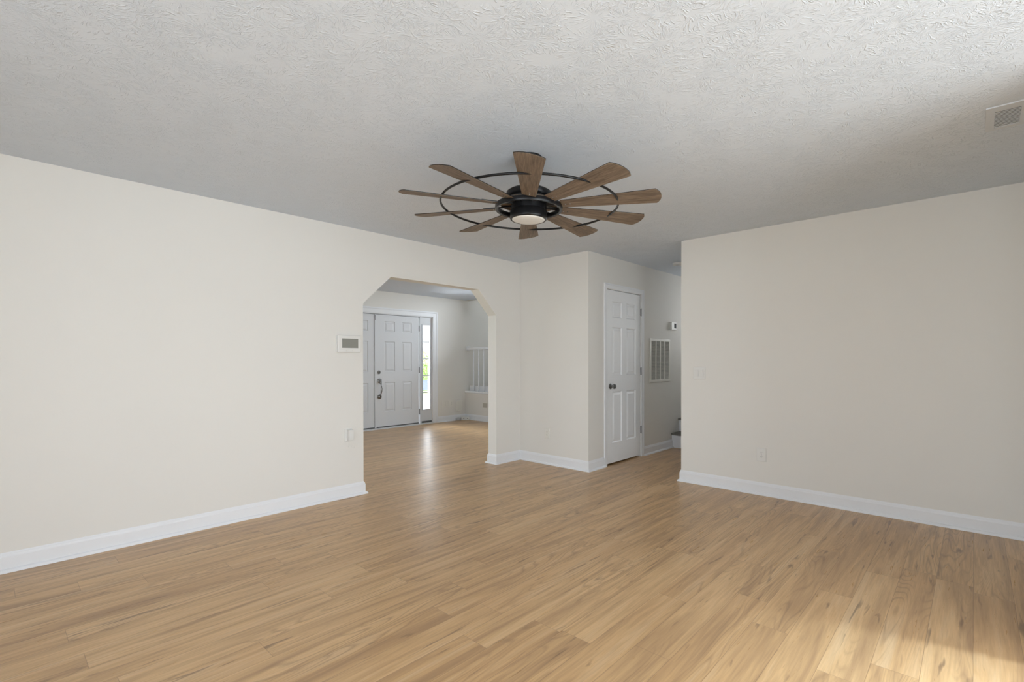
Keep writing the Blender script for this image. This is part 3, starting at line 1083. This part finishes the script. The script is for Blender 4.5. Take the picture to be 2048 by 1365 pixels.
obj('landing_nosing', bm, M['trim'], rl)
obj('kick_board', boxes(((.088, ry0, UP), (.102, ry1 - .02, UP + .115))), M['trim'], rl)
k = 0
y = 7.555
while y > ry0 + .05:
    bm = bmesh.new()
    tube(bm, [(.05, y, UP + .004), (.05, y, UP + .15), (.05, y, UP + .17), (.05, y, UP + .35), (.05, y, 1.30), (.05, y, 1.452)],
         [.014, .014, .010, .013, .009, .009], 12)
    obj('baluster', bm, M['trim'], rl, smooth=True)
    y -= .152

# register on the low wall
rg = thing('floor_register', 'beige louvred register on the low wall under the landing railing', 'register', (XR, 7.005, .322), (0, 0, R(-90)))
obj('faceplate', boxes(((-.235, -.006, -.062), (.235, -.0005, -.044)), ((-.235, -.006, .044), (.235, -.0005, .062)),
                       ((-.235, -.006, -.044), (-.217, -.0005, .044)), ((.217, -.006, -.044), (.235, -.0005, .044)),
                       ((-.100, -.006, -.044), (-.073, -.0005, .044))), M['cream'], rg)
obj('damper', boxes(((-.217, -.004, -.044), (-.100, -.0008, .044))), M['beige'], rg)
obj('opening', boxes(((-.073, -.0015, -.044), (.217, -.0006, .044))), M['duct_shade'], rg)  # solid dark plate, shade of the register interior put into its colour
bm = bmesh.new()
for i in range(7):
    box(bm, (-.217, -.0055, -.040 + i * .0125), (-.100, -.004, -.036 + i * .0125))
obj('louvers', bm, M['beige'], rg)

# plates on the entry wall
outlet('E', 6.304, .353, 'cream outlet plate nearest the sidelight on the foyer wall', 'cream', .150, .128)
outlet('E', 6.460, .350, 'cream outlet plate between the wider plate and the wall box', 'cream', .120, .120)
wb = thing('wall_box', 'cream plastic utility box low on the foyer wall by the far corner', 'utility box', (6.66, YE, .305))
obj('housing', boxes(((-.066, -.040, -.100), (.066, -.0005, .112))), M['cream'], wb, bevel=.008, seg=3)
obj('lid_lip', boxes(((-.068, -.044, -.112), (.068, -.0005, -.092))), M['cream'], wb, bevel=.004)
ps = thing('network_box', 'white plastic cable box lying on the foyer floor in the far corner', 'cable box', (6.745, 7.650, 0), (0, 0, R(-38)))
obj('housing', boxes(((-.085, -.05, .002), (.085, .05, .065))), M['plate'], ps, bevel=.010, seg=3)
for x in (-.03, .045):
    obj('port', boxes(((x - .008, -.053, .034), (x + .008, -.049, .046))), M['slot'], ps)
cc = tag(obj('cable_coil', tube(bmesh.new(), [(6.575 + .05 * (1 + .12 * sin(3.1 * a)) * cos(a), 7.665 + .045 * sin(a), .010 + .0022 * a + .006 * sin(2.3 * a))
                                               for a in [i * .25 for i in range(86)]], .0042, 6), M['cable'], smooth=True),
         'coil of white cable lying beside the cable box on the foyer floor', 'cable')

# ------------------------------------------------------------------ outside, seen through the sidelight
struct('ground_lawn', boxes(((-30, YE + .2, -.40), (70, 70, -.17))), M['lawn'], 'green lawn outside the front door', 'ground')
struct('ground_patio', boxes(((-12, -14, -.3), (16, Y0 - .13, -.06))), M['concrete'], 'pale concrete patio behind the house', 'ground')
struct('ground_driveway', boxes(((3.0, YE + .16, -.165), (18, 16.2, -.12))), M['concrete'], 'pale concrete walk outside the sidelight', 'ground')
struct('ground_road', boxes(((-20, 18.5, -.165), (60, 27.5, -.15))), M['asphalt'], 'blue-grey road beyond the walk outside the sidelight', 'ground')


struct('sun_block_roof', boxes(((-4.0, -5.4, 2.62), (0.75, Y0 - TH - .01, 2.74))), M['trim'],  # added unseen roof, keeps sun off the left part of the floor
       'white roof added out of view to block sun from part of the patio door', 'porch roof')


def shrub(x, y, r, h, label, seed):
    t = thing('garden_shrub', label, 'shrub', (x, y, -.17), group=None)
    rng = random.Random(seed)
    bm = bmesh.new()
    for i in range(900):
        a = rng.uniform(0, 2 * pi)
        u = rng.uniform(-1, 1)
        rr = rng.uniform(.55, 1.0) ** .5
        c = Vector((r * rr * cos(a) * math.sqrt(1 - u * u), r * rr * sin(a) * math.sqrt(1 - u * u), h * .5 + h * .5 * u * rr))
        s = rng.uniform(.06, .13)
        q = Matrix.Rotation(rng.uniform(0, 6.28), 4, 'Z') @ Matrix.Rotation(rng.uniform(0, 3.14), 4, 'X')
        vs = [bm.verts.new(c + q @ Vector(p)) for p in ((-s * .5, 0, 0), (0, -s, s * .15), (s * .5, 0, 0), (0, s, s * .15))]
        bm.faces.new(vs)
    obj('foliage', bm, M['leaf'], t)
    obj('stem', tube(bmesh.new(), [(0, 0, 0), (.02, .01, h * .35), (-.02, 0, h * .7)], [.06, .04, .02], 8), M['bark'], t, smooth=True)


shrub(23.6, 30.6, 1.3, 2.35, 'taller green shrub across the road seen through the sidelight', 3)
shrub(21.3, 29.4, 1.0, 1.9, 'lower green shrub to the left across the road seen through the sidelight', 5)
